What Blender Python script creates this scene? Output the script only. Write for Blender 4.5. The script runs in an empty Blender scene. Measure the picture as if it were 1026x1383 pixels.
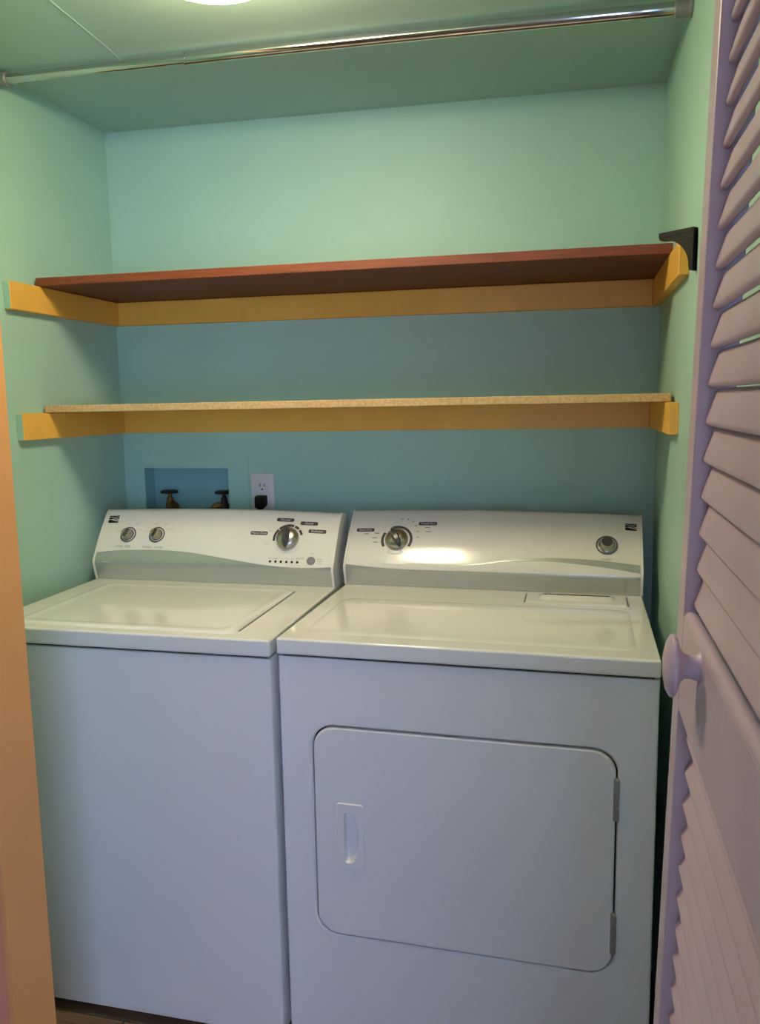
import bpy, bmesh, math, random
from mathutils import Matrix, Vector
random.seed(7)
S = bpy.context.scene
COL = S.collection
PI = math.pi

# ------------------------------------------------------------------ camera
YAW, PITCH, ROLL, FPX = 0.2401, -0.1363, -0.0172, 1075.6
cam_d = bpy.data.cameras.new('camera'); cam = bpy.data.objects.new('camera', cam_d); COL.objects.link(cam)
cam_d.sensor_fit = 'VERTICAL'; cam_d.sensor_height = 36.0; cam_d.lens = FPX / 1383 * 36.0
cam_d.clip_start = 0.02
fw = Vector((-math.sin(YAW) * math.cos(PITCH), math.cos(YAW) * math.cos(PITCH), math.sin(PITCH)))
rt = Vector((math.cos(YAW), math.sin(YAW), 0)); up = rt.cross(fw)
r2 = rt * math.cos(ROLL) + up * math.sin(ROLL); u2 = up * math.cos(ROLL) - rt * math.sin(ROLL)
cam.matrix_world = Matrix(((r2.x, u2.x, -fw.x, 1.3151), (r2.y, u2.y, -fw.y, -2.1479), (r2.z, u2.z, -fw.z, 1.3778), (0, 0, 0, 1)))
S.camera = cam

# ------------------------------------------------------------------ world, window daylight, exposure
LAMP_STRENGTH = 56.0
LAMP_COLOR = (1.0, 0.82, 0.52, 1)
WINDOW_POWER = 55.0
WINDOW_COLOR = (0.47, 0.60, 1.0)
w = bpy.data.worlds.new('sky'); S.world = w; w.use_nodes = True
w.node_tree.nodes['Background'].inputs[0].default_value = (0.45, 0.6, 1.0, 1)
w.node_tree.nodes['Background'].inputs[1].default_value = 0.6
WX0, WX1, WZ0, WZ1, WY = 1.22, 2.42, 0.55, 1.95, -3.4
la = bpy.data.lights.new('window_daylight', 'AREA'); la.shape = 'RECTANGLE'
la.size = WX1 - WX0; la.size_y = WZ1 - WZ0; la.energy = WINDOW_POWER; la.color = WINDOW_COLOR
lo = bpy.data.objects.new('window_daylight', la); COL.objects.link(lo)
lo.location = ((WX0 + WX1) / 2, WY - 0.14, (WZ0 + WZ1) / 2); lo.rotation_euler = (PI / 2, 0, 0)
vs = S.view_settings
vs.view_transform = 'Standard'; vs.look = 'None'; vs.gamma = 1.0; vs.exposure = 0.0; vs.use_curve_mapping = False

# ------------------------------------------------------------------ materials
def lin(c):
    return tuple(((v / 255) / 12.92 if v / 255 <= 0.04045 else ((v / 255 + 0.055) / 1.055) ** 2.4) for v in c) + (1,)
def mat(name, rgb, rough=0.5, metal=0.0, var=0.0, scale=8.0, stretch=(1, 1, 1), bump=0.0, bscale=60.0, spec=0.5, coat=0.0, rgb2=None, detail=4.0):
    m = bpy.data.materials.new(name); m.use_nodes = True
    nt = m.node_tree; b = nt.nodes['Principled BSDF']
    c = lin(rgb)
    b.inputs['Roughness'].default_value = rough; b.inputs['Metallic'].default_value = metal
    b.inputs['Specular IOR Level'].default_value = spec; b.inputs['Coat Weight'].default_value = coat
    b.inputs['Coat Roughness'].default_value = 0.06
    tc = nt.nodes.new('ShaderNodeTexCoord'); mp = nt.nodes.new('ShaderNodeMapping')
    nt.links.new(tc.outputs['Object'], mp.inputs[0]); mp.inputs['Scale'].default_value = stretch
    n = nt.nodes.new('ShaderNodeTexNoise'); n.inputs['Scale'].default_value = scale; n.inputs['Detail'].default_value = detail
    nt.links.new(mp.outputs[0], n.inputs['Vector'])
    r = nt.nodes.new('ShaderNodeValToRGB')
    if rgb2 is None:
        lo_, hi_ = [tuple(max(0, min(1, v * k)) for v in c[:3]) + (1,) for k in (1 - var, 1 + var)]
    else:
        lo_, hi_ = c, lin(rgb2)
    r.color_ramp.elements[0].position = 0.3; r.color_ramp.elements[1].position = 0.7
    r.color_ramp.elements[0].color = lo_; r.color_ramp.elements[1].color = hi_
    nt.links.new(n.outputs[0], r.inputs[0]); nt.links.new(r.outputs[0], b.inputs['Base Color'])
    if bump > 0:
        n2 = nt.nodes.new('ShaderNodeTexNoise'); n2.inputs['Scale'].default_value = bscale; n2.inputs['Detail'].default_value = 3
        nt.links.new(mp.outputs[0], n2.inputs['Vector'])
        bp = nt.nodes.new('ShaderNodeBump'); bp.inputs['Strength'].default_value = bump; bp.inputs['Distance'].default_value = 0.002
        nt.links.new(n2.outputs[0], bp.inputs['Height']); nt.links.new(bp.outputs[0], b.inputs['Normal'])
    return m
M = {}
M['mint'] = mat('mint_paint', (168, 206, 194), 0.55, var=0.03, scale=3, bump=0.12, bscale=90)
M['mint_ceiling'] = mat('mint_ceiling_paint', (176, 205, 194), 0.6, var=0.03, scale=3, bump=0.15, bscale=60)
M['orange'] = mat('orange_paint', (230, 164, 98), 0.5, var=0.04, scale=4, bump=0.1, bscale=50)
M['salmon'] = mat('salmon_paint', (226, 150, 118), 0.55, var=0.04, scale=4, bump=0.1, bscale=60)
M['cream'] = mat('cream_paint', (226, 214, 190), 0.6, var=0.03, scale=4)
M['yellow'] = mat('yellow_paint', (240, 182, 80), 0.45, var=0.05, scale=10, bump=0.12, bscale=40)
M['red_wood'] = mat('red_stained_wood', (108, 50, 24), 0.5, scale=14, stretch=(0.6, 14, 14), rgb2=(140, 69, 34), detail=6, bump=0.1)
M['dark_wood'] = mat('dark_wood_underside', (96, 52, 36), 0.6, scale=12, stretch=(0.6, 10, 10), rgb2=(118, 66, 46), detail=6)
M['chipboard'] = mat('particle_board', (188, 150, 100), 0.8, scale=150, rgb2=(216, 182, 132), detail=3, bump=0.3, bscale=200)
M['chip_face'] = mat('particle_board_face', (150, 112, 74), 0.8, scale=120, rgb2=(196, 160, 112), detail=2)
M['enamel'] = mat('white_enamel', (232, 230, 226), 0.09, var=0.008, scale=4, spec=0.5, coat=0.3)
M['enamel_front'] = mat('white_enamel_front', (228, 227, 226), 0.3, var=0.008, scale=4, bump=0.05, bscale=400)
M['white_plastic'] = mat('white_plastic', (226, 222, 214), 0.13, var=0.01, scale=6, coat=0.25)
M['silver_trim'] = mat('silver_trim', (186, 190, 186), 0.27, metal=0.6, var=0.03, scale=6, stretch=(1, 20, 20))
M['shaded_mint'] = mat('shaded_mint_paint', (138, 184, 186), 0.5, var=0.05, scale=6, bump=0.2, bscale=60)  # wall mint made darker and bluer: shade inside the hose box painted in
M['dark_gap'] = mat('dark_rubber', (22, 22, 26), 0.8, var=0.05)
M['black'] = mat('black_plastic', (12, 12, 14), 0.5, var=0.05, spec=0.25)
M['chrome'] = mat('chrome', (205, 205, 208), 0.09, metal=1.0, var=0.02)
M['knob_silver'] = mat('brushed_knob', (176, 170, 162), 0.24, metal=0.9, var=0.05, scale=40)
M['knob_dark'] = mat('dark_grey_plastic', (62, 62, 66), 0.3, var=0.05)
M['knob_ring'] = mat('grey_blue_ring', (84, 86, 104), 0.4, var=0.03)
M['print_dark'] = mat('dark_print', (56, 50, 62), 0.5, var=0.02)
M['print_grey'] = mat('grey_print', (128, 124, 128), 0.5, var=0.02)
M['print_light'] = mat('light_print', (196, 192, 196), 0.5, var=0.02)
M['print_silver'] = mat('silver_print', (158, 160, 172), 0.35, metal=0.3, var=0.02)
M['hinge'] = mat('grey_hinge_metal', (142, 142, 140), 0.4, metal=0.25, var=0.04)
M['lavender'] = mat('lavender_paint', (208, 189, 202), 0.4, var=0.04, scale=12, bump=0.15, bscale=70)
M['brass'] = mat('aged_brass', (128, 98, 56), 0.4, metal=0.8, var=0.15, scale=30)
M['valve_dark'] = mat('dark_valve_metal', (52, 46, 46), 0.5, metal=0.4, var=0.1)
M['hose_red'] = mat('red_hose', (120, 48, 40), 0.6, var=0.1)
M['outlet_white'] = mat('outlet_white', (224, 216, 214), 0.35, var=0.01)
M['plank'] = mat('brown_floor_plank', (104, 80, 64), 0.5, scale=10, stretch=(0.8, 10, 10), rgb2=(142, 114, 94), detail=6, bump=0.1)
M['subfloor'] = mat('subfloor', (60, 46, 36), 0.9, var=0.05)
M['lamp_metal'] = mat('white_lamp_metal', (232, 228, 220), 0.4, var=0.02)
gm = bpy.data.materials.new('lit_lamp_glass'); gm.use_nodes = True
gb = gm.node_tree.nodes['Principled BSDF']; gb.inputs['Base Color'].default_value = (0.9, 0.88, 0.84, 1); gb.inputs['Roughness'].default_value = 0.3
gb.inputs['Emission Color'].default_value = LAMP_COLOR; gb.inputs['Emission Strength'].default_value = LAMP_STRENGTH
M['lamp_glass'] = gm
pm = bpy.data.materials.new('window_glass'); pm.use_nodes = True
pb = pm.node_tree.nodes['Principled BSDF']; pb.inputs['Transmission Weight'].default_value = 1.0; pb.inputs['Roughness'].default_value = 0.0; pb.inputs['IOR'].default_value = 1.0; pb.inputs['Specular IOR Level'].default_value = 0.1
M['glass'] = pm

# ------------------------------------------------------------------ helpers
def tag(o, label=None, cat=None, group=None, kind=None):
    if label: o['label'] = label
    if cat: o['category'] = cat
    if group: o['group'] = group
    if kind: o['kind'] = kind
    return o
def empty(name, loc, rz=0.0):
    o = bpy.data.objects.new(name, None); COL.objects.link(o); o.empty_display_size = 0.1
    o.location = loc; o.rotation_euler = (0, 0, rz); return o
def obj(name, bm, m, parent=None, mx=None, smooth=None):
    bmesh.ops.recalc_face_normals(bm, faces=bm.faces[:])
    me = bpy.data.meshes.new(name); bm.to_mesh(me); bm.free()
    return mobj(name, me, m, parent, mx, smooth)
def mobj(name, me, m, parent=None, mx=None, smooth=None):
    o = bpy.data.objects.new(name, me); COL.objects.link(o)
    ms = m if isinstance(m, (list, tuple)) else [m]
    if not me.materials:
        for k in ms: me.materials.append(M[k])
    if smooth is not None:
        me.polygons.foreach_set('use_smooth', [True] * len(me.polygons)); me.set_sharp_from_angle(angle=math.radians(smooth))
    if smooth is not None and name in ('cabinet', 'top_deck', 'top_panel', 'lid', 'door', 'raised_field', 'glass_dome', 'lint_screen_flap', 'plug_body', 'knob', 'stile', 'pull_plate'):
        wn = o.modifiers.new('weighted_normals', 'WEIGHTED_NORMAL'); wn.keep_sharp = True; wn.weight = 90
    if parent: o.parent = parent
    if mx is not None: o.matrix_basis = mx
    return o
def box(bm, x0, x1, y0, y1, z0, z1, bev=0.0, seg=2):
    r = bmesh.ops.create_cube(bm, size=1.0)
    vs_ = r['verts']
    for v in vs_:
        v.co = Vector((x0 + (v.co.x + 0.5) * (x1 - x0), y0 + (v.co.y + 0.5) * (y1 - y0), z0 + (v.co.z + 0.5) * (z1 - z0)))
    if bev > 0:
        es = list({e for v in vs_ for e in v.link_edges})
        bmesh.ops.bevel(bm, geom=es, offset=bev, segments=seg, profile=0.5, affect='EDGES')
    return bm
def nbox(*a, **k):
    return box(bmesh.new(), *a, **k)
def loft(bm, rings, cap0=True, cap1=True, closed=True):
    rs = [[bm.verts.new(p) for p in ring] for ring in rings]
    n = len(rs[0])
    for a, b in zip(rs, rs[1:]):
        for i in range(n if closed else n - 1):
            j = (i + 1) % n
            bm.faces.new((a[i], a[j], b[j], b[i]))
    if cap0: bm.faces.new(rs[0][::-1])
    if cap1: bm.faces.new(rs[-1])
    return rs
def circ(r, z, n=40, cx=0, cy=0, sx=1, sy=1):
    return [(cx + sx * r * math.cos(2 * PI * i / n), cy + sy * r * math.sin(2 * PI * i / n), z) for i in range(n)]
def lathe(prof, n=40):
    bm = bmesh.new(); loft(bm, [circ(max(r, 1e-4), z, n) for r, z in prof]); return bm
def tube(bm, pts, r, n=14, cap=True):
    pts = [Vector(p) for p in pts]; rings = []
    rad = r if isinstance(r, (list, tuple)) else [r] * len(pts)
    for i, p in enumerate(pts):
        d = (pts[min(i + 1, len(pts) - 1)] - pts[max(i - 1, 0)]).normalized()
        a = d.orthogonal() if abs(d.z) < 0.9 else Vector((1, 0, 0))
        a = Vector((0, 0, 1)).cross(d) if abs(d.z) < 0.9 else Vector((1, 0, 0))
        a.normalize(); b = d.cross(a).normalized()
        rings.append([p + a * rad[i] * math.cos(2 * PI * k / n) + b * rad[i] * math.sin(2 * PI * k / n) for k in range(n)])
    loft(bm, rings, cap, cap); return bm
def rrect(x0, x1, z0, z1, r, n=8):
    out = []
    for cx, cz, a0 in ((x1 - r, z1 - r, 0), (x0 + r, z1 - r, 90), (x0 + r, z0 + r, 180), (x1 - r, z0 + r, 270)):
        for k in range(n + 1):
            a = math.radians(a0 + 90 * k / n); out.append((cx + r * math.cos(a), cz + r * math.sin(a)))
    return out
def fill_holes(bm, loops):
    es = []
    for L in loops:
        n = len(L)
        for i in range(n):
            e = bm.edges.get((L[i], L[(i + 1) % n])) or bm.edges.new((L[i], L[(i + 1) % n])); es.append(e)
    bmesh.ops.triangle_fill(bm, use_beauty=True, edges=es)
def prism(poly, y0, y1):                                   # polygon in xz extruded along y
    bm = bmesh.new(); loft(bm, [[(x, y0, z) for x, z in poly], [(x, y1, z) for x, z in poly]]); return bm
def flat(poly, t=0.0003):                                  # polygon in xy, thin plate
    bm = bmesh.new(); loft(bm, [[(x, y, 0) for x, y in poly], [(x, y, t) for x, y in poly]]); return bm
def text_mesh(s, size):
    c = bpy.data.curves.new('lettering', 'FONT'); c.body = s; c.size = size; c.align_x = 'CENTER'; c.align_y = 'CENTER'; c.resolution_u = 2
    t = bpy.data.objects.new('lettering', c); COL.objects.link(t)
    dg = bpy.context.evaluated_depsgraph_get(); dg.update()
    me = bpy.data.meshes.new_from_object(t.evaluated_get(dg)); bpy.data.objects.remove(t); bpy.data.curves.remove(c)
    me.materials.clear()
    return me

# ------------------------------------------------------------------ the room
W, HL, HR = 1.518, 2.153, 2.129
YF = -1.0                                                  # inside face of the closet's front wall
XJ = 0.402                                                 # left edge of the opening
def cz(x): return HL + (HR - HL) * x / W
def struct(name, bm, m, label, cat, smooth=None):
    return tag(obj(name, bm, m, None, None, smooth), label, cat, None, 'structure')
fl = struct('floor', nbox(-1.1, 2.7, -3.5, 0.12, -0.08, -0.012), 'subfloor', 'brown plank floor under the washer and dryer', 'floor')
pk = bmesh.new(); box(pk, -0.58, 0.58, -0.0575, 0.0575, -0.012, 0.0, 0.0015, 1)
pme = None
y = -0.06; k = 0
while y > -3.4:
    for j, xs in enumerate((-0.5, 0.665)):
        if pme is None:
            o = obj('plank', pk, 'plank', fl); pme = o.data
        else:
            o = mobj('plank', pme, 'plank', fl)
        o.location = (xs + (0.0 if k % 2 else 0.262), y, 0)
    y -= 0.117; k += 1
# back wall with the opening of the hose box
bx0, bx1, bz0, bz1 = 0.066, 0.336, 0.95, 1.196
bm = bmesh.new()
outer = [(-0.1, 0.0), (W + 0.1, 0.0), (W + 0.1, 2.3), (-0.1, 2.3)]
inner = [(bx0, bz0), (bx1, bz0), (bx1, bz1), (bx0, bz1)]
for yy in (0.0, 0.12):
    A = [bm.verts.new((x, yy, z)) for x, z in outer]; B = [bm.verts.new((x, yy, z)) for x, z in inner]
    for i in range(4): bm.faces.new((A[i], A[(i + 1) % 4], B[(i + 1) % 4], B[i]))
    if yy == 0.0: A0, B0 = A, B
for P, Q in ((A0, A), (B0, B)):
    for i in range(4):
        bm.faces.new((P[i], P[(i + 1) % 4], Q[(i + 1) % 4], Q[i]))
struct('wall_back', bm, 'mint', 'mint green back wall behind the shelves', 'wall')
struct('wall_left', nbox(-0.1, 0, -1.1, 0, 0, 2.3), 'mint', 'mint green left side wall of the closet', 'wall')
struct('wall_right', nbox(W, W + 0.1, -1.9, 0, 0, 2.4), 'mint', 'mint green right side wall beside the louvered door', 'wall')
bm = bmesh.new()
loft(bm, [[(-0.1, yy, cz(-0.1)), (W + 0.1, yy, cz(W + 0.1)), (W + 0.1, yy, 2.3), (-0.1, yy, 2.3)] for yy in (0.12, YF)])
ceil = struct('ceiling', bm, 'mint_ceiling', 'mint green closet ceiling above the chrome rod', 'ceiling')
bm = bmesh.new(); tube(bm, [(0.345, -0.98, cz(0.345) + 0.0012), (0.322, -0.5, cz(0.322) + 0.001), (0.31, -0.4, cz(0.31) + 0.0016)], 0.0022, 8)
obj('plaster_seam', bm, 'mint_ceiling', ceil, None, 60)
# front wall of the closet: orange left pier with the opening edge, header above
bm = bmesh.new(); box(bm, -1.1, XJ - 0.012, YF - 0.10, YF, 0, 2.3)
o = struct('wall_front', bm, ['salmon', 'mint'], 'salmon hall wall left of the closet opening', 'wall')
for p in o.data.polygons:
    if p.normal.y > 0.5: p.material_index = 1
struct('trim_1', nbox(XJ - 0.012, XJ, YF - 0.101, YF + 0.001, 0, 2.04, 0.002, 2), 'orange', 'orange painted jamb at the left edge of the closet opening', 'door jamb')
struct('wall_header', nbox(XJ - 0.012, W, YF - 0.10, YF, 2.04, 2.3), 'mint', 'wall strip above the closet opening', 'wall')
# the hall behind the viewer, with the window that lets the daylight in
struct('wall_hall_left', nbox(-1.2, -1.1, -3.5, -1.0, 0, 2.4), 'cream', 'cream left wall of the hall', 'wall')
struct('wall_hall_right', nbox(2.6, 2.7, -3.5, -1.9, 0, 2.4), 'cream', 'cream right wall of the hall', 'wall')
struct('wall_hall_return', nbox(W + 0.1, 2.6, -1.9, -1.8, 0, 2.4), 'cream', 'cream hall wall past the louvered door', 'wall')
struct('ceiling_hall', nbox(-1.2, 2.6, -3.5, -1.1, 2.3, 2.4), 'cream', 'cream ceiling of the hall', 'ceiling')
bm = bmesh.new()
box(bm, -1.2, WX0, WY - 0.1, WY, 0, 2.3); box(bm, WX1, 2.6, WY - 0.1, WY, 0, 2.3)
box(bm, WX0, WX1, WY - 0.1, WY, 0, WZ0); box(bm, WX0, WX1, WY - 0.1, WY, WZ1, 2.3)
struct('wall_rear', bm, 'cream', 'cream hall wall around the window', 'wall')
bm = bmesh.new()
for a in ((WX0, WX0 + 0.04, WZ0, WZ1), (WX1 - 0.04, WX1, WZ0, WZ1), (WX0 + 0.04, WX1 - 0.04, WZ0, WZ0 + 0.04), (WX0 + 0.04, WX1 - 0.04, WZ1 - 0.04, WZ1), (WX0 + 0.04, WX1 - 0.04, 1.235, 1.265)):
    box(bm, a[0], a[1], WY - 0.07, WY - 0.03, a[2], a[3])
win = struct('window_1', bm, 'lamp_metal', 'white sash window in the hall', 'window')
for z0, z1 in ((WZ0 + 0.04, 1.235), (1.265, WZ1 - 0.04)):
    obj('pane', nbox(WX0 + 0.04, WX1 - 0.04, WY - 0.052, WY - 0.048, z0, z1), 'glass', win)

# ------------------------------------------------------------------ washer and dryer
DECK = 0.912
class Console:
    """sloping control console; surface point from x (0..w) and height h above the deck"""
    def __init__(s, w, yb, dt):
        s.w, s.yb = w, yb
        s.P = [(0.0, 0.000), (0.012, -0.003), (0.030, -0.008), (0.043, -0.0115), (0.050, -0.0115), (0.057, -0.008), (0.064, -0.0035)]
        for k in range(1, 11): t = k / 10; s.P.append((0.064 + (0.166 - 0.064) * t, -0.0035 + (dt - 0.011 + 0.0035) * (0.82 * t + 0.18 * t * t)))
        s.P += [(0.1735, dt - 0.005), (0.1775, dt + 0.001), (0.179, dt + 0.009)]
        s.top = dt + 0.009
    def y(s, h):
        P = s.P
        for (a, ya), (b, yb) in zip(P, P[1:]):
            if h <= b: return ya + (yb - ya) * (h - a) / (b - a)
        return P[-1][1]
    def pt(s, x, h):
        u = (x - s.w / 2) / (s.w / 2); k = max(0, min(1, (h - 0.04) / 0.12)); k = k * k * (3 - 2 * k)
        return Vector((x, s.yb + s.y(h), DECK + h + 0.007 * (1 - u * u) * k))
    def frame(s, x, h, off=0.0):
        p = s.pt(x, h); d = (s.pt(x, h + 0.004) - s.pt(x, h - 0.004)).normalized()
        ex = (s.pt(x + 0.01, h) - s.pt(x - 0.01, h)).normalized(); n = ex.cross(d).normalized(); d = n.cross(ex)
        p = p + n * off
        return Matrix(((ex.x, d.x, n.x, p.x), (ex.y, d.y, n.y, p.y), (ex.z, d.z, n.z, p.z), (0, 0, 0, 1)))
    def solid(s, x0, x1, grow=0.0):
        bm = bmesh.new(); rings = []; N = 24
        for i in range(N + 1):
            x = x0 + (x1 - x0) * i / N
            f = []
            for h, _ in s.P:
                M_ = s.frame(x, max(h, 0.002)); p = s.pt(x, h) + Vector((M_[0][2], M_[1][2], M_[2][2])) * grow; p.x = x
                f.append(p)
            f.append(Vector((x, s.yb + s.top + 0.035, DECK + 0.172 + grow))); f.append(Vector((x, s.yb + s.top + 0.045, DECK + 0.15 + grow))); f.append(Vector((x, s.yb + s.top + 0.045, DECK)))
            f[0].z = DECK + 0.0005
            rings.append(f)
        loft(bm, rings); return bm
    def band(s, lo, hi, x0, x1, off=0.0008, N=64, K=10):
        bm = bmesh.new(); g = []
        for layer in (0.0, off):
            gg = []
            for i in range(N + 1):
                x = x0 + (x1 - x0) * i / N; a, b = lo(x), hi(x); col = []
                for k in range(K + 1):
                    h = a + (b - a) * k / K; F = s.frame(x, max(0.003, h)); p = s.pt(x, h) + Vector((0, F[1][2], F[2][2])) * (layer + 0.0001)
                    col.append(bm.verts.new(p))
                gg.append(col)
            g.append(gg)
        for i in range(N):
            for k in range(K):
                bm.faces.new((g[1][i][k], g[1][i + 1][k], g[1][i + 1][k + 1], g[1][i][k + 1]))
            bm.faces.new((g[0][i][K], g[0][i + 1][K], g[1][i + 1][K], g[1][i][K]))
            bm.faces.new((g[0][i][0], g[0][i + 1][0], g[1][i + 1][0], g[1][i][0]))
        return bm
def interp(pts):
    def f(x):
        if x <= pts[0][0]: return pts[0][1]
        for i in range(len(pts) - 1):
            (a, ya), (b, yb) = pts[i], pts[i + 1]
            if x <= b:
                t = (x - a) / (b - a)
                m0 = (pts[i + 1][1] - pts[i - 1][1]) / (pts[i + 1][0] - pts[i - 1][0]) if i > 0 else (yb - ya) / (b - a)
                m1 = (pts[i + 2][1] - pts[i][1]) / (pts[i + 2][0] - pts[i][0]) if i + 2 < len(pts) else (yb - ya) / (b - a)
                L = b - a
                return (2*t**3 - 3*t*t + 1) * ya + (t**3 - 2*t*t + t) * L * m0 + (-2*t**3 + 3*t*t) * yb + (t**3 - t*t) * L * m1
        return pts[-1][1]
    return f
def pill(w, h): return rrect(-w / 2, w / 2, -h / 2, h / 2, h * 0.32, 3)
def arc_band(r0, r1, a0, a1, n=14):
    a = [math.radians(a0 + (a1 - a0) * i / n) for i in range(n + 1)]
    return [(r1 * math.cos(t), r1 * math.sin(t)) for t in a] + [(r0 * math.cos(t), r0 * math.sin(t)) for t in reversed(a)]
def ring_mesh(r0, r1, z0, z1, n=48):
    bm = bmesh.new()
    L = [circ(r0, z0, n), circ(r1, z0, n), circ(r1, z1, n), circ(r0, z1, n), circ(r0, z0, n)]
    loft(bm, L, False, False); bmesh.ops.remove_doubles(bm, verts=bm.verts[:], dist=1e-6); return bm
def decal(parent, con, x, h, poly, m, name, off=0.0003, t=0.0004):
    return obj(name, flat(poly, t), m, parent, con.frame(x, h, off))
def caption(parent, con, x, h, s, size, m, off=0.0009, bold=1.0):
    o = mobj('lettering', text_mesh(s, size), m, parent, con.frame(x, h, off)); return o
def emblem(parent, con, x, h, s):
    e = None
    polys = [[(-1, .62), (1, .62), (1, .9), (-1, .9)],
             [(-1, .02), (-.45, .0), (-.1, .14), (.5, .18), (1, .02), (1, .46), (-1, .46)],
             [(-.12, -.12), (.35, -.02), (.75, -.12), (1, -.32), (1, -.46), (.7, -.3), (.3, -.26)],
             [(-1, -.22), (-.6, -.1), (-.15, -.3), (.25, -.48), (.8, -.6), (1, -.62), (1, -.95), (-.85, -.95), (-1, -.7)]]
    bm = bmesh.new()
    for P in polys:
        loft(bm, [[(px * s, py * s * 0.8, 0) for px, py in P], [(px * s, py * s * 0.8, 0.0005) for px, py in P]])
    o = obj('emblem', bm, 'black', parent, con.frame(x, h, 0.0003)); o['label'] = 'small black striped emblem'; return o
def small_dial(parent, con, x, h):
    o = obj('dial_ring', ring_mesh(0.0196, 0.0230, 0, 0.0012), 'knob_ring', parent, con.frame(x, h, 0.0002), 40)
    k = obj('dial', lathe([(0.0166, 0.0), (0.0166, 0.002), (0.0152, 0.004), (0.0146, 0.014), (0.0136, 0.0160), (0.0, 0.0166)], 36), 'knob_silver', parent, con.frame(x, h, 0.0002), 40)
    F = con.frame(x, h, 0.0002)
    obj('grip', nbox(-0.0036, 0.0036, -0.0125, 0.0125, 0.0152, 0.0200, 0.0016, 2), 'knob_dark', k, Matrix.Rotation(math.radians(-20), 4, 'Z'), 40)
    return k
def big_dial(parent, con, x, h, rot, r=0.0305):
    F = con.frame(x, h, 0.0002)
    k = obj('cycle_dial', lathe([(r, 0), (r, 0.004), (r * 0.97, 0.008), (r * 0.9, 0.0125), (r * 0.7, 0.0165), (r * 0.4, 0.019), (0, 0.0198)], 48), 'knob_silver', parent, F, 50)
    bm = bmesh.new(); rings = []
    for i in range(9):                                     # tapered finger grip across the dial
        t = -1 + 2 * i / 8; yy = t * r * 0.96
        wd = r * (0.36 * math.sqrt(max(0.02, 1 - t * t * 0.92))); hh = 0.019 + 0.011 * math.sqrt(max(0, 1 - t * t))
        rings.append([(-wd, yy, 0.007), (-wd * 0.9, yy, hh * 0.7), (-wd * 0.45, yy, hh), (wd * 0.45, yy, hh), (wd * 0.9, yy, hh * 0.7), (wd, yy, 0.007)])
    loft(bm, rings)
    obj('grip', bm, 'knob_dark', k, Matrix.Rotation(math.radians(rot), 4, 'Z'), 45)
    return k
def cabinet(t, w, d, ztop, zbot, front_hole=None):
    """enamel cabinet with an optional recessed rounded hole in the front"""
    bm = bmesh.new(); r = 0.012
    if front_hole is None:
        box(bm, 0.001, w - 0.001, 0.003, d, zbot, ztop, 0.004, 3)
        return obj('cabinet', bm, 'enamel_front', t, None, 40)
    x0, x1, z0, z1 = 0.001, w - 0.001, zbot, ztop
    f = [(x0 + 0.006, z0), (x1 - 0.006, z0), (x1 - 0.006, z1), (x0 + 0.006, z1)]
    A = [bm.verts.new((x, 0.004, z)) for x, z in f]
    R = [[bm.verts.new((x, yy, z)) for x, z in rrect(*rc)] for rc, yy in front_hole]
    fill_holes(bm, [A, R[0]])
    n = len(R[0])
    for a, b in zip(R, R[1:]):
        for i in range(n): bm.faces.new((a[i], a[(i + 1) % n], b[(i + 1) % n], b[i]))
    bm.faces.new(R[-1])
    prev = A
    for s_, yy in ((0.002, 0.006), (0.0, 0.010), (0.0, d)):
        B = [bm.verts.new((x, yy, z)) for x, z in [(x0 + s_, z0), (x1 - s_, z0), (x1 - s_, z1), (x0 + s_, z1)]]
        for i in range(4): bm.faces.new((prev[i], prev[(i + 1) % 4], B[(i + 1) % 4], B[i]))
        prev = B
    bm.faces.new(prev)
    return obj('cabinet', bm, 'enamel_front', t, None, 30)

# ---- washer
ww = 0.684
wa = empty('washing_machine', (0.0465, -0.7137, 0), 0.0094)
tag(wa, 'white top-loading washing machine with two small dials, left of the dryer', 'washer')
cabinet(wa, ww, 0.62, 0.872, 0.031)
obj('seam', nbox(0.010, ww - 0.010, 0.010, 0.615, 0.8715, 0.8765), 'dark_gap', wa)
# top deck with a raised lid
bm = bmesh.new(); box(bm, 0, ww, 0, 0.625, 0.876, DECK, 0.005, 4)
deck = obj('top_deck', bm, 'enamel', wa, None, 40)
rings = []
for ins, z in ((-0.002, DECK - 0.001), (0.0, DECK + 0.0015), (0.003, DECK + 0.004), (0.008, DECK + 0.005), (0.022, DECK + 0.0045), (0.034, DECK + 0.0022)):
    rings.append([(x, yy, z) for x, yy in rrect(0.072 + ins, 0.594 - ins, 0.030 + ins, 0.415 - ins, 0.022, 5)])
bm = bmesh.new(); loft(bm, rings, True, True)
obj('lid', bm, 'enamel', wa, None, 40)
obj('lid_gap', nbox(0.5965, 0.600, 0.05, 0.405, DECK - 0.001, DECK + 0.0012), 'print_grey', wa)
for xx, yy in ((0.05, 0.06), (ww - 0.05, 0.06), (0.05, 0.57), (ww - 0.05, 0.57)):
    obj('foot', lathe([(0.022, 0.0), (0.022, 0.008), (0.010, 0.012), (0.010, 0.034)], 20), 'dark_gap', wa, Matrix.Translation((xx, yy, 0)), 40)
wc = Console(ww, 0.468, 0.080)
con = obj('console', wc.solid(0.006, ww - 0.006), 'white_plastic', wa, None, 35)
for x0, x1 in ((0.0, 0.006), (ww - 0.006, ww)):
    obj('end_cap', wc.solid(x0, x1, 0.002), 'white_plastic', wa, None, 35)
hi = interp([(0.0, 0.072), (0.06, 0.078), (0.154, 0.081), (0.22, 0.0805), (0.286, 0.077), (0.36, 0.069), (0.438, 0.060), (0.51, 0.053), (0.583, 0.050), (0.64, 0.051), (0.684, 0.054)])
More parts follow.
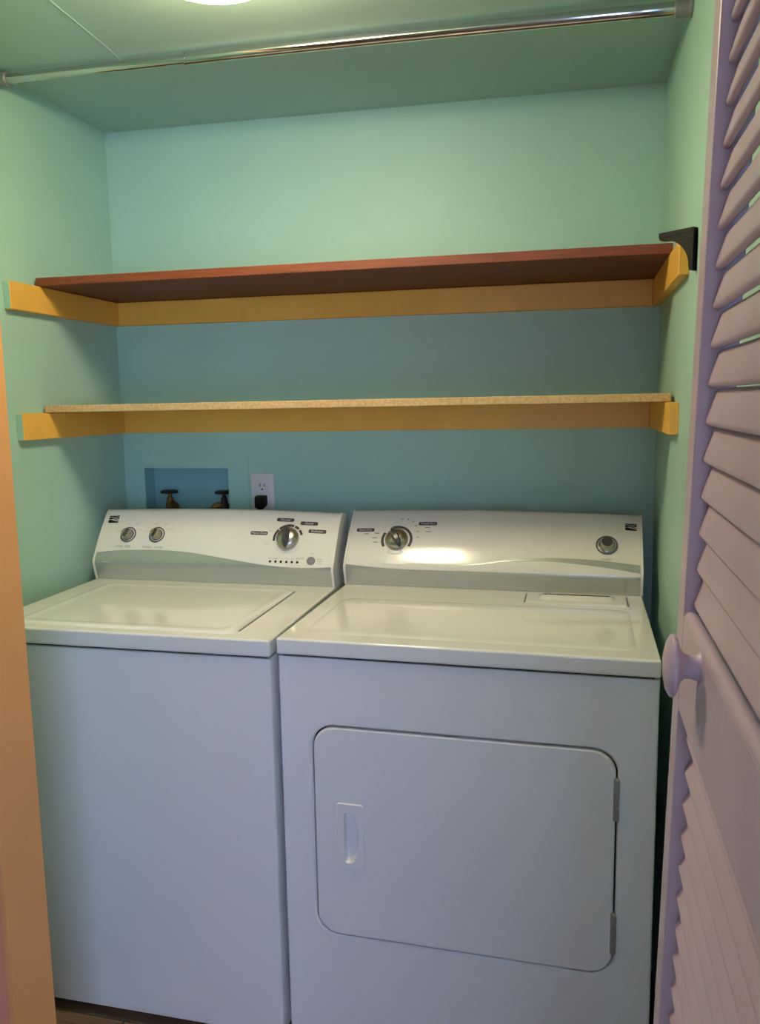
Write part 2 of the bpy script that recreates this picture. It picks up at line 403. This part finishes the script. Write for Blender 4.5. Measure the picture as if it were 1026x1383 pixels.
obj('silver_band', wc.band(lambda x: 0.001, hi, 0.0065, ww - 0.0065), 'silver_trim', wa, None, 40)
emblem(con, wc, 0.029, 0.155, 0.0155)
small_dial(con, wc, 0.088, 0.1165); small_dial(con, wc, 0.174, 0.1165)
caption(con, wc, 0.080, 0.088, 'LOAD SIZE', 0.0095, 'print_grey')
caption(con, wc, 0.170, 0.087, 'WASH - RINSE', 0.0095, 'print_grey')
for x0 in (0.088, 0.174):
    for dx, dh in ((-0.032, 0.008), (-0.010, 0.026), (0.020, 0.026), (0.032, 0.012)):
        decal(con, wc, x0 + dx, 0.1165 + dh, pill(0.013, 0.0022), 'print_light', 'scale_mark')
bd = (0.550, 0.115)
big_dial(con, wc, bd[0], bd[1], 2)
for a0, a1, m in ((140, 192, 'print_dark'), (73, 136, 'print_dark'), (48, 68, 'print_dark'), (18, 42, 'print_dark')):
    decal(con, wc, bd[0], bd[1], arc_band(0.0345, 0.0412, a0, a1), m, 'scale_arc')
decal(con, wc, bd[0], bd[1], arc_band(0.0405, 0.0414, 198, 375, 40), 'print_light', 'scale_line')
decal(con, wc, bd[0], bd[1], arc_band(0.0345, 0.0352, 198, 375, 40), 'print_light', 'scale_line')
for x, h, s in ((0.534, 0.1575, 'Normal'), (0.601, 0.1515, 'Casual'), (0.627, 0.134, 'Delicates'), (0.468, 0.125, 'Heavy Duty')):
    decal(con, wc, x, h, pill(0.048, 0.0105), 'print_dark', 'label_plate')
    caption(con, wc, x, h, s, 0.0088, 'outlet_white')
for dx, dh in ((-0.052, 0.016), (-0.056, -0.013), (-0.020, 0.038), (0.014, 0.041), (-0.040, -0.045), (0.035, -0.043), (-0.027, -0.046), (0.048, -0.043)):
    decal(con, wc, bd[0] + dx, bd[1] + dh, pill(0.013, 0.002), 'print_light', 'scale_mark')
for i in range(6):
    o = obj('indicator_light', lathe([(0.0032, 0), (0.0032, 0.0008), (0.002, 0.0016), (0, 0.0018)], 16), 'black', con, wc.frame(0.5115 + i * 0.0149, 0.0625, 0.0003), 40)
    decal(con, wc, 0.5115 + i * 0.0149, 0.0700, pill(0.010, 0.0018), 'print_light', 'scale_mark')
obj('round_button', lathe([(0.0112, 0), (0.0112, 0.0018), (0.010, 0.0026), (0, 0.0028)], 32), 'print_grey', con, wc.frame(0.622, 0.0665, 0.0003), 40)
for k in range(3): decal(con, wc, 0.645, 0.0605 + k * 0.0055, pill(0.014, 0.0026), 'print_light', 'scale_mark')
decal(con, wc, 0.624, 0.083, pill(0.012, 0.0024), 'print_light', 'scale_mark')

# ---- dryer
dw = 0.737
dr = empty('clothes_dryer', (0.7365, -0.6876, 0), -0.0100)
tag(dr, 'white front-loading clothes dryer with a wide square door, right of the washer', 'dryer')
DX0, DX1, DZ0, DZ1 = 0.072, 0.664, 0.279, 0.731
hole = [((DX0 - 0.007, DX1 + 0.007, DZ0 - 0.007, DZ1 + 0.007, 0.050), 0.004), ((DX0 - 0.004, DX1 + 0.004, DZ0 - 0.004, DZ1 + 0.004, 0.0475), 0.0065), ((DX0 - 0.003, DX1 + 0.003, DZ0 - 0.003, DZ1 + 0.003, 0.047), 0.0085), ((DX0 - 0.003, DX1 + 0.003, DZ0 - 0.003, DZ1 + 0.003, 0.047), 0.030)]
cab = cabinet(dr, dw, 0.63, 0.874, 0.031, hole)
cab['label'] = 'white cabinet with a recessed door opening'
# dark gasket behind the gap round the door
bm = bmesh.new()
loft(bm, [[(x, yy, z) for x, z in rrect(DX0 - 0.0028, DX1 + 0.0028, DZ0 - 0.0028, DZ1 + 0.0028, 0.047)] for yy in (0.016, 0.028)])
obj('gasket', bm, 'dark_gap', dr)
# door plate with a pulled-in hand pocket
bm = bmesh.new()
def ring(ins, yy, r): return [bm.verts.new((x, yy, z)) for x, z in rrect(DX0 + ins, DX1 - ins, DZ0 + ins, DZ1 - ins, r)]
R = [ring(0, 0.0155, 0.044), ring(0, 0.0075, 0.044), ring(0.0012, 0.0045, 0.043), ring(0.004, 0.0028, 0.041)]
n = len(R[0]); bm.faces.new(R[0])
for a, b in zip(R, R[1:]):
    for i in range(n): bm.faces.new((a[i], a[(i + 1) % n], b[(i + 1) % n], b[i]))
HX, HZ0, HZ1 = 0.134, 0.443, 0.553
def pocket(s, yy):                                         # D shape: straight on the left, bowed on the right
    c = (HX + 0.012, (HZ0 + HZ1) / 2); out = []
    hz = (HZ1 - HZ0) / 2
    for k in range(13):
        a = -PI / 2 + PI * k / 12
        out.append((HX + 0.008 + 0.022 * math.cos(a) ** 0.7 if abs(math.cos(a)) > 1e-6 else HX + 0.008, c[1] + hz * math.sin(a)))
    out += [(HX + 0.002, c[1] + hz * 0.96), (HX, c[1] + hz * 0.88), (HX, c[1] - hz * 0.88), (HX + 0.002, c[1] - hz * 0.96)]
    return [bm.verts.new((c[0] + (x - c[0]) * s, yy, c[1] + (z - c[1]) * (1 - (1 - s) * 0.5))) for x, z in out]
P0 = pocket(1.0, 0.0028)
fill_holes(bm, [R[-1], P0])
P1 = pocket(0.94, 0.0052); P2 = pocket(0.80, 0.0125); P3 = pocket(0.55, 0.0145)
for a, b in ((P0, P1), (P1, P2), (P2, P3)):
    for i in range(len(a)): bm.faces.new((a[i], a[(i + 1) % len(a)], b[(i + 1) % len(a)], b[i]))
bm.faces.new(P3)
door = obj('door', bm, 'enamel_front', dr, None, 35)
bm = bmesh.new()                                           # moulded pull plate round the pocket
o1 = rrect(0.119, 0.176, 0.430, 0.572, 0.006, 4)
A = [[bm.verts.new((x, yy, z)) for x, z in rrect(0.119 + i_, 0.176 - i_, 0.430 + i_, 0.572 - i_, 0.006, 4)] for i_, yy in ((0, 0.003), (0.0, 0.0018), (0.0016, 0.0002))]
for a, b in zip(A, A[1:]):
    for i in range(len(a)): bm.faces.new((a[i], a[(i + 1) % len(a)], b[(i + 1) % len(a)], b[i]))
Q0 = pocket(1.04, 0.0002); fill_holes(bm, [A[-1], Q0]); Q1 = pocket(1.0, 0.003)
for i in range(len(Q0)): bm.faces.new((Q0[i], Q0[(i + 1) % len(Q0)], Q1[(i + 1) % len(Q0)], Q1[i]))
pull = obj('pull_plate', bm, 'enamel_front', door, None, 35); pull['label'] = 'white hand pull moulded into the door'
for zz in (0.638, 0.367):
    bm = bmesh.new(); box(bm, 0.6595, 0.6695, 0.0008, 0.012, zz - 0.042, zz + 0.042, 0.0012, 1)
    for k in range(3): box(bm, 0.6625, 0.6705, -0.0015, 0.004, zz - 0.041 + k * 0.028, zz - 0.041 + k * 0.028 + 0.0255, 0.0012, 1)
    h_ = obj('hinge', bm, 'hinge', dr); h_['label'] = 'grey metal hinge'
obj('seam', nbox(0.010, dw - 0.010, 0.010, 0.620, 0.8735, 0.8785), 'dark_gap', dr)
bm = bmesh.new(); box(bm, 0, dw, 0, 0.635, 0.878, DECK, 0.005, 4)
obj('top_panel', bm, 'enamel', dr, None, 40)
rings = []
for ins, z in ((0.0, DECK - 0.0005), (0.006, DECK + 0.0014), (0.016, DECK + 0.0022), (0.03, DECK + 0.0024)):
    rings.append([(x, yy, z) for x, yy in rrect(0.040 + ins, 0.700 - ins, 0.045 + ins, 0.345 - ins, 0.03, 5)])
bm = bmesh.new(); loft(bm, rings); obj('raised_field', bm, 'enamel', dr, None, 50)
# lint screen flap
bm = bmesh.new()
rings = [[(x, yy, z) for x, yy in rrect(0.470 + i_, 0.697 - i_, 0.378 + i_, 0.468 - i_, 0.006, 4)] for i_, z in ((0, DECK - 0.0005), (0, DECK + 0.0022), (0.002, DECK + 0.0034))]
loft(bm, rings); ls = obj('lint_screen_flap', bm, 'enamel', dr, None, 40)
bm = bmesh.new(); rings = [[(x, yy, z) for x, yy in rrect(0.497 + i_, 0.672 - i_, 0.395 + i_, 0.462 - i_, 0.02, 6)] for i_, z in ((0, DECK + 0.0030), (0.008, DECK + 0.0085), (0.018, DECK + 0.010))]
loft(bm, rings); obj('finger_grip', bm, 'enamel', ls, None, 50)
for x0, x1 in ((0.4655, 0.469), (0.698, 0.7015)): obj('flap_gap', nbox(x0, x1, 0.38, 0.465, DECK - 0.0005, DECK + 0.0008), 'print_grey', ls)
for xx, yy in ((0.05, 0.06), (dw - 0.05, 0.06), (0.05, 0.57), (dw - 0.05, 0.57)):
    obj('foot', lathe([(0.022, 0.0), (0.022, 0.008), (0.010, 0.012), (0.010, 0.034)], 20), 'dark_gap', dr, Matrix.Translation((xx, yy, 0)), 40)
dc = Console(dw, 0.486, 0.097)
con = obj('console', dc.solid(0.006, dw - 0.006), 'white_plastic', dr, None, 35)
for x0, x1 in ((0.0, 0.006), (dw - 0.006, dw)):
    obj('end_cap', dc.solid(x0, x1, 0.002), 'white_plastic', dr, None, 35)
hi = interp([(0.0, 0.0555), (0.06, 0.0515), (0.114, 0.0490), (0.191, 0.0475), (0.34, 0.048), (0.737, 0.0485)])
obj('silver_band', dc.band(lambda x: 0.001, hi, 0.0065, dw - 0.0065), 'silver_trim', dr, None, 40)
s_hi = interp([(0.295, 0.0585), (0.34, 0.064), (0.41, 0.074), (0.484, 0.080), (0.54, 0.082), (0.60, 0.0815), (0.67, 0.078), (0.737, 0.0725)])
s_lo = interp([(0.295, 0.0583), (0.34, 0.0625), (0.41, 0.0705), (0.484, 0.0745), (0.54, 0.074), (0.60, 0.0705), (0.67, 0.0640), (0.737, 0.0555)])
sw = obj('swoosh', dc.band(s_lo, s_hi, 0.297, dw - 0.0065, K=4), 'silver_trim', dr, None, 40); sw['label'] = 'curved silver swoosh'
emblem(con, dc, 0.7105, 0.153, 0.0135)
kd = (0.132, 0.112)
big_dial(con, dc, kd[0], kd[1], 28, 0.0300)
for a0, a1, m in ((148, 212, 'print_dark'), (-30, 112, 'print_dark')):
    decal(con, dc, kd[0], kd[1], arc_band(0.0345, 0.0415, a0, a1, 24), m, 'scale_arc')
decal(con, dc, kd[0], kd[1], arc_band(0.0352, 0.0420, 240, 300, 16), 'print_silver', 'scale_arc')
for x, h, s in ((0.044, 0.1335, 'Auto Dry'), (0.208, 0.1475, 'Timed Dry')):
    decal(con, dc, x, h, pill(0.048, 0.0105), 'print_dark', 'label_plate'); caption(con, dc, x, h, s, 0.0088, 'outlet_white')
decal(con, dc, 0.137, 0.0635, pill(0.050, 0.0105), 'print_silver', 'label_plate')
for dx, dh in ((-0.055, 0.014), (-0.060, 0.004), (-0.056, -0.006), (0.006, 0.046), (0.022, 0.045), (0.036, 0.040), (0.046, 0.031), (0.053, 0.018), (0.054, 0.006), (0.080, 0.018), (-0.083, 0.0125), (0.076, 0.027)):
    decal(con, dc, kd[0] + dx, kd[1] + dh, pill(0.013 if abs(dx) > 0.054 else 0.006, 0.0022), 'print_grey', 'scale_mark')
sb = (0.654, 0.1125)
obj('button_ring', ring_mesh(0.0222, 0.0260, 0, 0.0014), 'knob_ring', con, dc.frame(sb[0], sb[1], 0.0002), 40)
b_ = obj('start_button', lathe([(0.0200, 0), (0.0200, 0.003), (0.0170, 0.005), (0.0150, 0.007), (0.0142, 0.016), (0.0128, 0.0185), (0, 0.0175)], 40), 'knob_silver', con, dc.frame(sb[0], sb[1], 0.0002), 40)
obj('button_face', lathe([(0.0124, 0.0178), (0.0122, 0.0192), (0.0, 0.0186)], 32), 'knob_dark', b_, None, 40)
caption(con, dc, 0.654, 0.082, 'START', 0.0085, 'print_grey')

# ------------------------------------------------------------------ shelves and their cleats
zuL, zuR, zlL, zlR = 1.6783, 1.6703, 1.3666, 1.3693          # shelf undersides at the left and right wall
HC = 0.0655
def board(name, x0, x1, d, th, zl, zr, m, under):
    t = math.atan2(zl - zr, W)
    bm = box(bmesh.new(), x0, x1, -d, -0.003, 0, th, 0.0012, 1)
    o = obj(name, bm, [m, under])
    for p in o.data.polygons:
        if abs(p.normal.z) > 0.9: p.material_index = 1
    o.location = (0, 0, zl + 0.0006); o.rotation_euler = (0, t, 0); return o
o = board('shelf_board', 0.008, 1.505, 0.367, 0.0205, zuL, zuR, 'red_wood', 'dark_wood')
tag(o, 'red-brown stained wooden shelf board, the upper of the two shelves', 'shelf', 'shelf boards')
o = board('shelf_board', 0.008, 1.511, 0.368, 0.0178, zlL, zlR, 'chipboard', 'chip_face')
tag(o, 'raw particle board shelf, the lower of the two shelves', 'shelf', 'shelf boards')
def cleat_side(x0, x1, d, ztop, label, endm):
    o = obj('shelf_cleat', nbox(x0, x1, -d, -0.0005, ztop - HC, ztop - 0.0003, 0.0012, 1), ['yellow', endm])
    for p in o.data.polygons:
        if p.normal.y < -0.9: p.material_index = 1
    return tag(o, label, 'shelf cleat', 'yellow shelf cleats')
cleat_side(0, 0.019, 0.478, zuL, 'yellow wooden cleat on the left wall under the red-brown shelf', 'mint')
cleat_side(0, 0.019, 0.468, zlL, 'yellow wooden cleat on the left wall under the particle board shelf', 'mint')
cleat_side(W - 0.019, W, 0.525, zuR, 'yellow wooden cleat on the right wall beside the black bracket', 'yellow')
cleat_side(W - 0.019, W, 0.444, zlR, 'yellow wooden cleat on the right wall under the particle board shelf', 'yellow')
for zl, zr, lab in ((zuL, zuR, 'long yellow wooden cleat on the back wall under the red-brown shelf'), (zlL, zlR, 'long yellow wooden cleat on the back wall under the particle board shelf')):
    o = obj('shelf_cleat', nbox(0.0195, W - 0.0195, -0.019, -0.0003, -HC, -0.0004, 0.0012, 1), 'yellow')
    o.location = (0, 0, zl); o.rotation_euler = (0, math.atan2(zl - zr, W), 0)
    tag(o, lab, 'shelf cleat', 'yellow shelf cleats')
# black curved bracket on the right wall
br = empty('shelf_bracket', (1.5165, -0.622, 1.598), math.radians(180 - 40))
tag(br, 'black curved bracket screwed to the right wall at the shelf end', 'bracket')
L_, H_ = 0.068, 0.072
poly = [(0, 0), (0.007, 0)]
for k in range(11):
    a = PI / 2 * k / 10
    poly.append((0.0085 + (L_ - 0.010) * (1 - math.cos(a)), 0.008 + (H_ - 0.020) * math.sin(a)))
poly += [(L_, H_ - 0.012), (L_, H_), (0, H_)]
bm = prism(poly, -0.010, 0.010)
obj('web', bm, 'black', br)
obj('top_plate', nbox(0.001, L_ + 0.002, -0.0105, 0.0105, H_ - 0.009, H_ + 0.0004, 0.001, 1), 'black', br)
obj('wall_plate', nbox(-0.0005, 0.004, -0.0105, 0.0105, -0.0004, H_ - 0.0095, 0.001, 1), 'black', br)

# ------------------------------------------------------------------ chrome rod
ro = empty('closet_rod', (0, -0.445, 2.133))
tag(ro, 'chrome closet rod just under the ceiling', 'rod')
zr0, zr1 = 0.0, -0.0305
def rz(x): return zr0 + (zr1 - zr0) * x / W + 0.004 * math.sin(PI * x / W)
XJn = 0.48
def seg(x0, x1, r, name, m='chrome'):
    bm = bmesh.new(); N = 14
    tube(bm, [(x0 + (x1 - x0) * i / N, 0, rz(x0 + (x1 - x0) * i / N)) for i in range(N + 1)], r, 24)
    return obj(name, bm, m, ro, None, 40)
seg(0.012, XJn + 0.02, 0.0105, 'inner_tube'); seg(XJn, W - 0.02, 0.0125, 'outer_tube')
bm = bmesh.new(); tube(bm, [(XJn - 0.002, 0, rz(XJn)), (XJn + 0.003, 0, rz(XJn))], 0.0131, 24); obj('collar', bm, 'chrome', ro, None, 40)
for xs, s_ in ((0.001, 1), (W - 0.001, -1)):
    bm = bmesh.new()
    tube(bm, [(xs, 0, rz(xs)), (xs + s_ * 0.004, 0, rz(xs)), (xs + s_ * 0.006, 0, rz(xs)), (xs + s_ * 0.030, 0, rz(xs)), (xs + s_ * 0.032, 0, rz(xs))], [0.0175, 0.0175, 0.0155, 0.0155, 0.0135], 24)
    e_ = obj('end_cap', bm, 'hinge', ro, None, 40); e_['label'] = 'grey end cap against the wall'

# ------------------------------------------------------------------ ceiling lamp (its light comes from its lit glass)
LX, LY = 0.728, -0.850
lp = empty('ceiling_lamp', (LX, LY, cz(LX)))
tag(lp, 'round lit ceiling lamp with a white glass dome in front of the rod', 'lamp')
obj('base_pan', lathe([(0.142, -0.001), (0.142, -0.014), (0.136, -0.020), (0.120, -0.020)], 48), 'lamp_metal', lp, None, 40)
prof = [(0.132, -0.021)] + [(0.132 * math.cos(a) ** 0.55, -0.024 - 0.057 * math.sin(a)) for a in [PI / 2 * k / 10 for k in range(10)]] + [(0.008, -0.081)]
obj('glass_dome', lathe(prof, 48), 'lamp_glass', lp, None, 60)
obj('finial', lathe([(0.010, -0.080), (0.011, -0.085), (0.007, -0.093), (0.0, -0.095)], 20), 'lamp_metal', lp, None, 40)

# ------------------------------------------------------------------ hose box, valves, outlet
hb = empty('hose_box', ((bx0 + bx1) / 2, 0, bz0))
tag(hb, 'mint painted recessed hose box in the back wall above the washer', 'hose box')
cx_, wz = (bx0 + bx1) / 2, bz0
bm = bmesh.new()
A = [(0.022 - cx_, -0.03), (0.398 - cx_, -0.03), (0.398 - cx_, 1.236 - wz), (0.022 - cx_, 1.236 - wz)]
B = [(bx0 - cx_, 0.0), (bx1 - cx_, 0.0), (bx1 - cx_, bz1 - wz), (bx0 - cx_, bz1 - wz)]
LP = []
for yy in (-0.0002, -0.0028):
    a = [bm.verts.new((x, yy, z)) for x, z in A]; b = [bm.verts.new((x, yy, z)) for x, z in B]
    for i in range(4): bm.faces.new((a[i], a[(i + 1) % 4], b[(i + 1) % 4], b[i]))
    LP.append((a, b))
for i in range(4):
    for k in (0, 1):
        bm.faces.new((LP[0][k][i], LP[0][k][(i + 1) % 4], LP[1][k][(i + 1) % 4], LP[1][k][i]))
obj('cover_panel', bm, 'mint', hb)
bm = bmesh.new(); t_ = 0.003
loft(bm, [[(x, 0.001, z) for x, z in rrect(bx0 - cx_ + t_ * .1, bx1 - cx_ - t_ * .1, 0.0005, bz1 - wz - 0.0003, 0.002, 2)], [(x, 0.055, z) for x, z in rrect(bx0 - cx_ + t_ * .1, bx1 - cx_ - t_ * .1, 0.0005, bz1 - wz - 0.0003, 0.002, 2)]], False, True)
obj('recess_lining', bm, 'shaded_mint', hb)
def valve(x, side, label, hose_m):
    v = empty('hose_valve', (x, 0.027, 1.03)); tag(v, label, 'valve', 'hose valves')
    bm = bmesh.new(); tube(bm, [(0, 0.027, 0.045), (0, 0.01, 0.045), (0, 0.0, 0.045)], [0.011, 0.011, 0.012], 16); obj('inlet', bm, 'brass', v, None, 40)
    obj('body', lathe([(0.012, 0.028), (0.014, 0.034), (0.014, 0.056), (0.0105, 0.062), (0.0095, 0.075), (0.006, 0.078), (0.0045, 0.090)], 24), 'valve_dark' if side < 0 else 'brass', v, None, 40)
    bm = bmesh.new()
    N = 40; rr = [0.024 + 0.003 * math.cos(5 * 2 * PI * i / N) for i in range(N)]
    rings = [[(rr[i] * s_ * math.cos(2 * PI * i / N), rr[i] * s_ * math.sin(2 * PI * i / N), z) for i in range(N)] for s_, z in ((0.9, 0.088), (1.0, 0.0895), (1.0, 0.0955), (0.9, 0.097))]
    loft(bm, rings); obj('handle', bm, 'valve_dark', v, None, 40)
    bm = bmesh.new(); tube(bm, [(side * 0.008, -0.004, 0.056), (side * 0.022, -0.012, 0.050), (side * 0.034, -0.018, 0.036), (side * 0.036, -0.020, 0.010)], [0.0105, 0.0125, 0.0125, 0.0115], 16); obj('spout', bm, 'brass', v, None, 40)
    bm = bmesh.new(); tube(bm, [(side * 0.0355, -0.0195, 0.022), (side * 0.036, -0.020, 0.005), (side * 0.036, -0.022, -0.03), (side * 0.036, -0.024, -0.06)], 0.0145, 16); obj('hose', bm, hose_m, v, None, 40)
    return v
valve(0.130, 1, 'brass hose valve with a dark round handle at the left of the hose box', 'hose_red')
valve(0.306, -1, 'dark hose valve at the right edge of the hose box', 'black')
ol = empty('wall_outlet', (0.4425, 0, 1.066)); tag(ol, 'white wall outlet beside the hose box', 'outlet')
bm = bmesh.new(); rings = [[(x, yy, z) for x, z in rrect(-0.035 + i_, 0.035 - i_, 0 + i_, 0.1165 - i_, 0.004, 4)] for i_, yy in ((0, -0.0004), (0, -0.003), (0.003, -0.0058))]
loft(bm, rings); cp = obj('cover_plate', bm, 'outlet_white', ol, None, 40)
for zc in (0.0775, 0.0385):
    bm = bmesh.new(); P = [(x, z + zc) for x, z in rrect(-0.0165, 0.0165, -0.0140, 0.0140, 0.0095, 6)]
    loft(bm, [[(x, -0.0055, z) for x, z in P], [(x, -0.0072, z) for x, z in P]]); rc = obj('receptacle', bm, 'outlet_white', ol)
    bm = bmesh.new(); box(bm, -0.0078, -0.0056, -0.0078, -0.0070, zc + 0.000, zc + 0.009); box(bm, 0.0056, 0.0078, -0.0078, -0.0070, zc + 0.001, zc + 0.008)
    tube(bm, [(0, -0.0070, zc - 0.0070), (0, -0.0078, zc - 0.0070)], 0.0026, 12); obj('slots', bm, 'black', rc)
pg = empty('power_plug', (0.4425, -0.008, 1.0905)); tag(pg, 'black power plug in the lower socket of the outlet', 'plug')
bm = bmesh.new()
rings = [[(x, yy, z) for x, z in rrect(-hw, hw, z0, z1, 0.004, 4)] for hw, z0, z1, yy in ((0.0150, 0.0, 0.029, 0.0), (0.0155, -0.003, 0.0295, -0.010), (0.0150, -0.006, 0.028, -0.024), (0.0120, -0.006, 0.024, -0.030))]
loft(bm, rings); obj('plug_body', bm, 'black', pg, None, 40)
bm = bmesh.new(); tube(bm, [(0, -0.019, 0.004), (0, -0.0195, -0.006), (0, -0.020, -0.022), (0, -0.020, -0.05), (0.004, -0.022, -0.12)], [0.0105, 0.0095, 0.0065, 0.0055, 0.0055], 14); obj('cord', bm, 'black', pg, None, 40)

# ------------------------------------------------------------------ louvered closet door, folded out towards the viewer
do = empty('door_1', (1.393, -1.312, 0.012)); do.rotation_euler = (0, 0.0235, 0)
tag(do, 'lavender louvered closet door with a round knob, standing open at the right', 'door', None, 'structure')
DT, SW, DWID, DH = 0.034, 0.040, 0.50, 1.99
R0, R1 = 1.075, 1.173
z_off = 0.012
for ya in (-SW, -DWID):
    obj('stile', nbox(0, DT, ya, ya + SW, 0, DH, 0.0018, 2), 'lavender', do)
ya, yb_ = -DWID + SW, -SW
obj('rail', nbox(0, DT, ya, yb_, 0, 0.11, 0.001, 1), 'lavender', do)
obj('rail', nbox(0, DT, ya, yb_, DH - 0.09, DH, 0.001, 1), 'lavender', do)
mid = obj('rail', nbox(0.0004, DT, ya, yb_, R0 - z_off, R1 - z_off - 0.006, 0.001, 1), 'lavender', do); mid['label'] = 'wide middle rail'
bm = bmesh.new(); tube(bm, [(0.0075, ya, R1 - z_off - 0.0058), (0.0075, yb_, R1 - z_off - 0.0058)], 0.0070, 12)
obj('moulding', bm, 'lavender', mid, None, 40)
# slats: bottom edge out towards the closet opening
def slat_mesh(th, Ls, ts):
    prof = []; dx, dz = math.sin(th), math.cos(th)
    for k in range(7):
        a = PI + PI * k / 6                                # rounded lower edge
        prof.append((ts / 2 * math.cos(a), ts / 2 * math.sin(a)))
    for k in range(7):
        a = PI * k / 6
        prof.append((ts / 2 * math.cos(a), Ls - ts + ts / 2 * math.sin(a)))
    prof = [(p * dz + q * dx, -p * dx + q * dz) for p, q in prof]
    bm = bmesh.new(); loft(bm, [[(0.0125 + p, yy, q) for p, q in prof] for yy in (ya - 0.004, yb_ + 0.004)])
    return bm
def slats(bm, zs):
    o = obj('slat', bm, 'lavender', do, None, 50); o.location = (0, 0, zs[0] - z_off)
    for z in zs[1:]: mobj('slat', o.data, 'lavender', do).location = (0, 0, z - z_off)
slats(slat_mesh(math.radians(15.5), 0.0355, 0.0082), [1.1815 + 0.0349 * k for k in range(21)])
slats(slat_mesh(math.radians(27), 0.0370, 0.0066), [1.0450 - 0.0335 * k for k in range(28)])
# knob on the rail, pointing into the opening
kb = obj('knob', lathe([(0.0135, 0.0), (0.0115, 0.0025), (0.0098, 0.008), (0.0105, 0.0125), (0.0145, 0.0160), (0.0235, 0.0188), (0.0262, 0.0205), (0.0268, 0.0222), (0.0262, 0.0238), (0.021, 0.0268), (0.012, 0.0288), (0.0, 0.0295)], 40), 'lavender', mid,
         Matrix.Translation((0.0008, -0.146, 1.153 - z_off)) @ Matrix.Rotation(-PI / 2, 4, 'Y'), 50)
kb['label'] = 'round lavender knob'
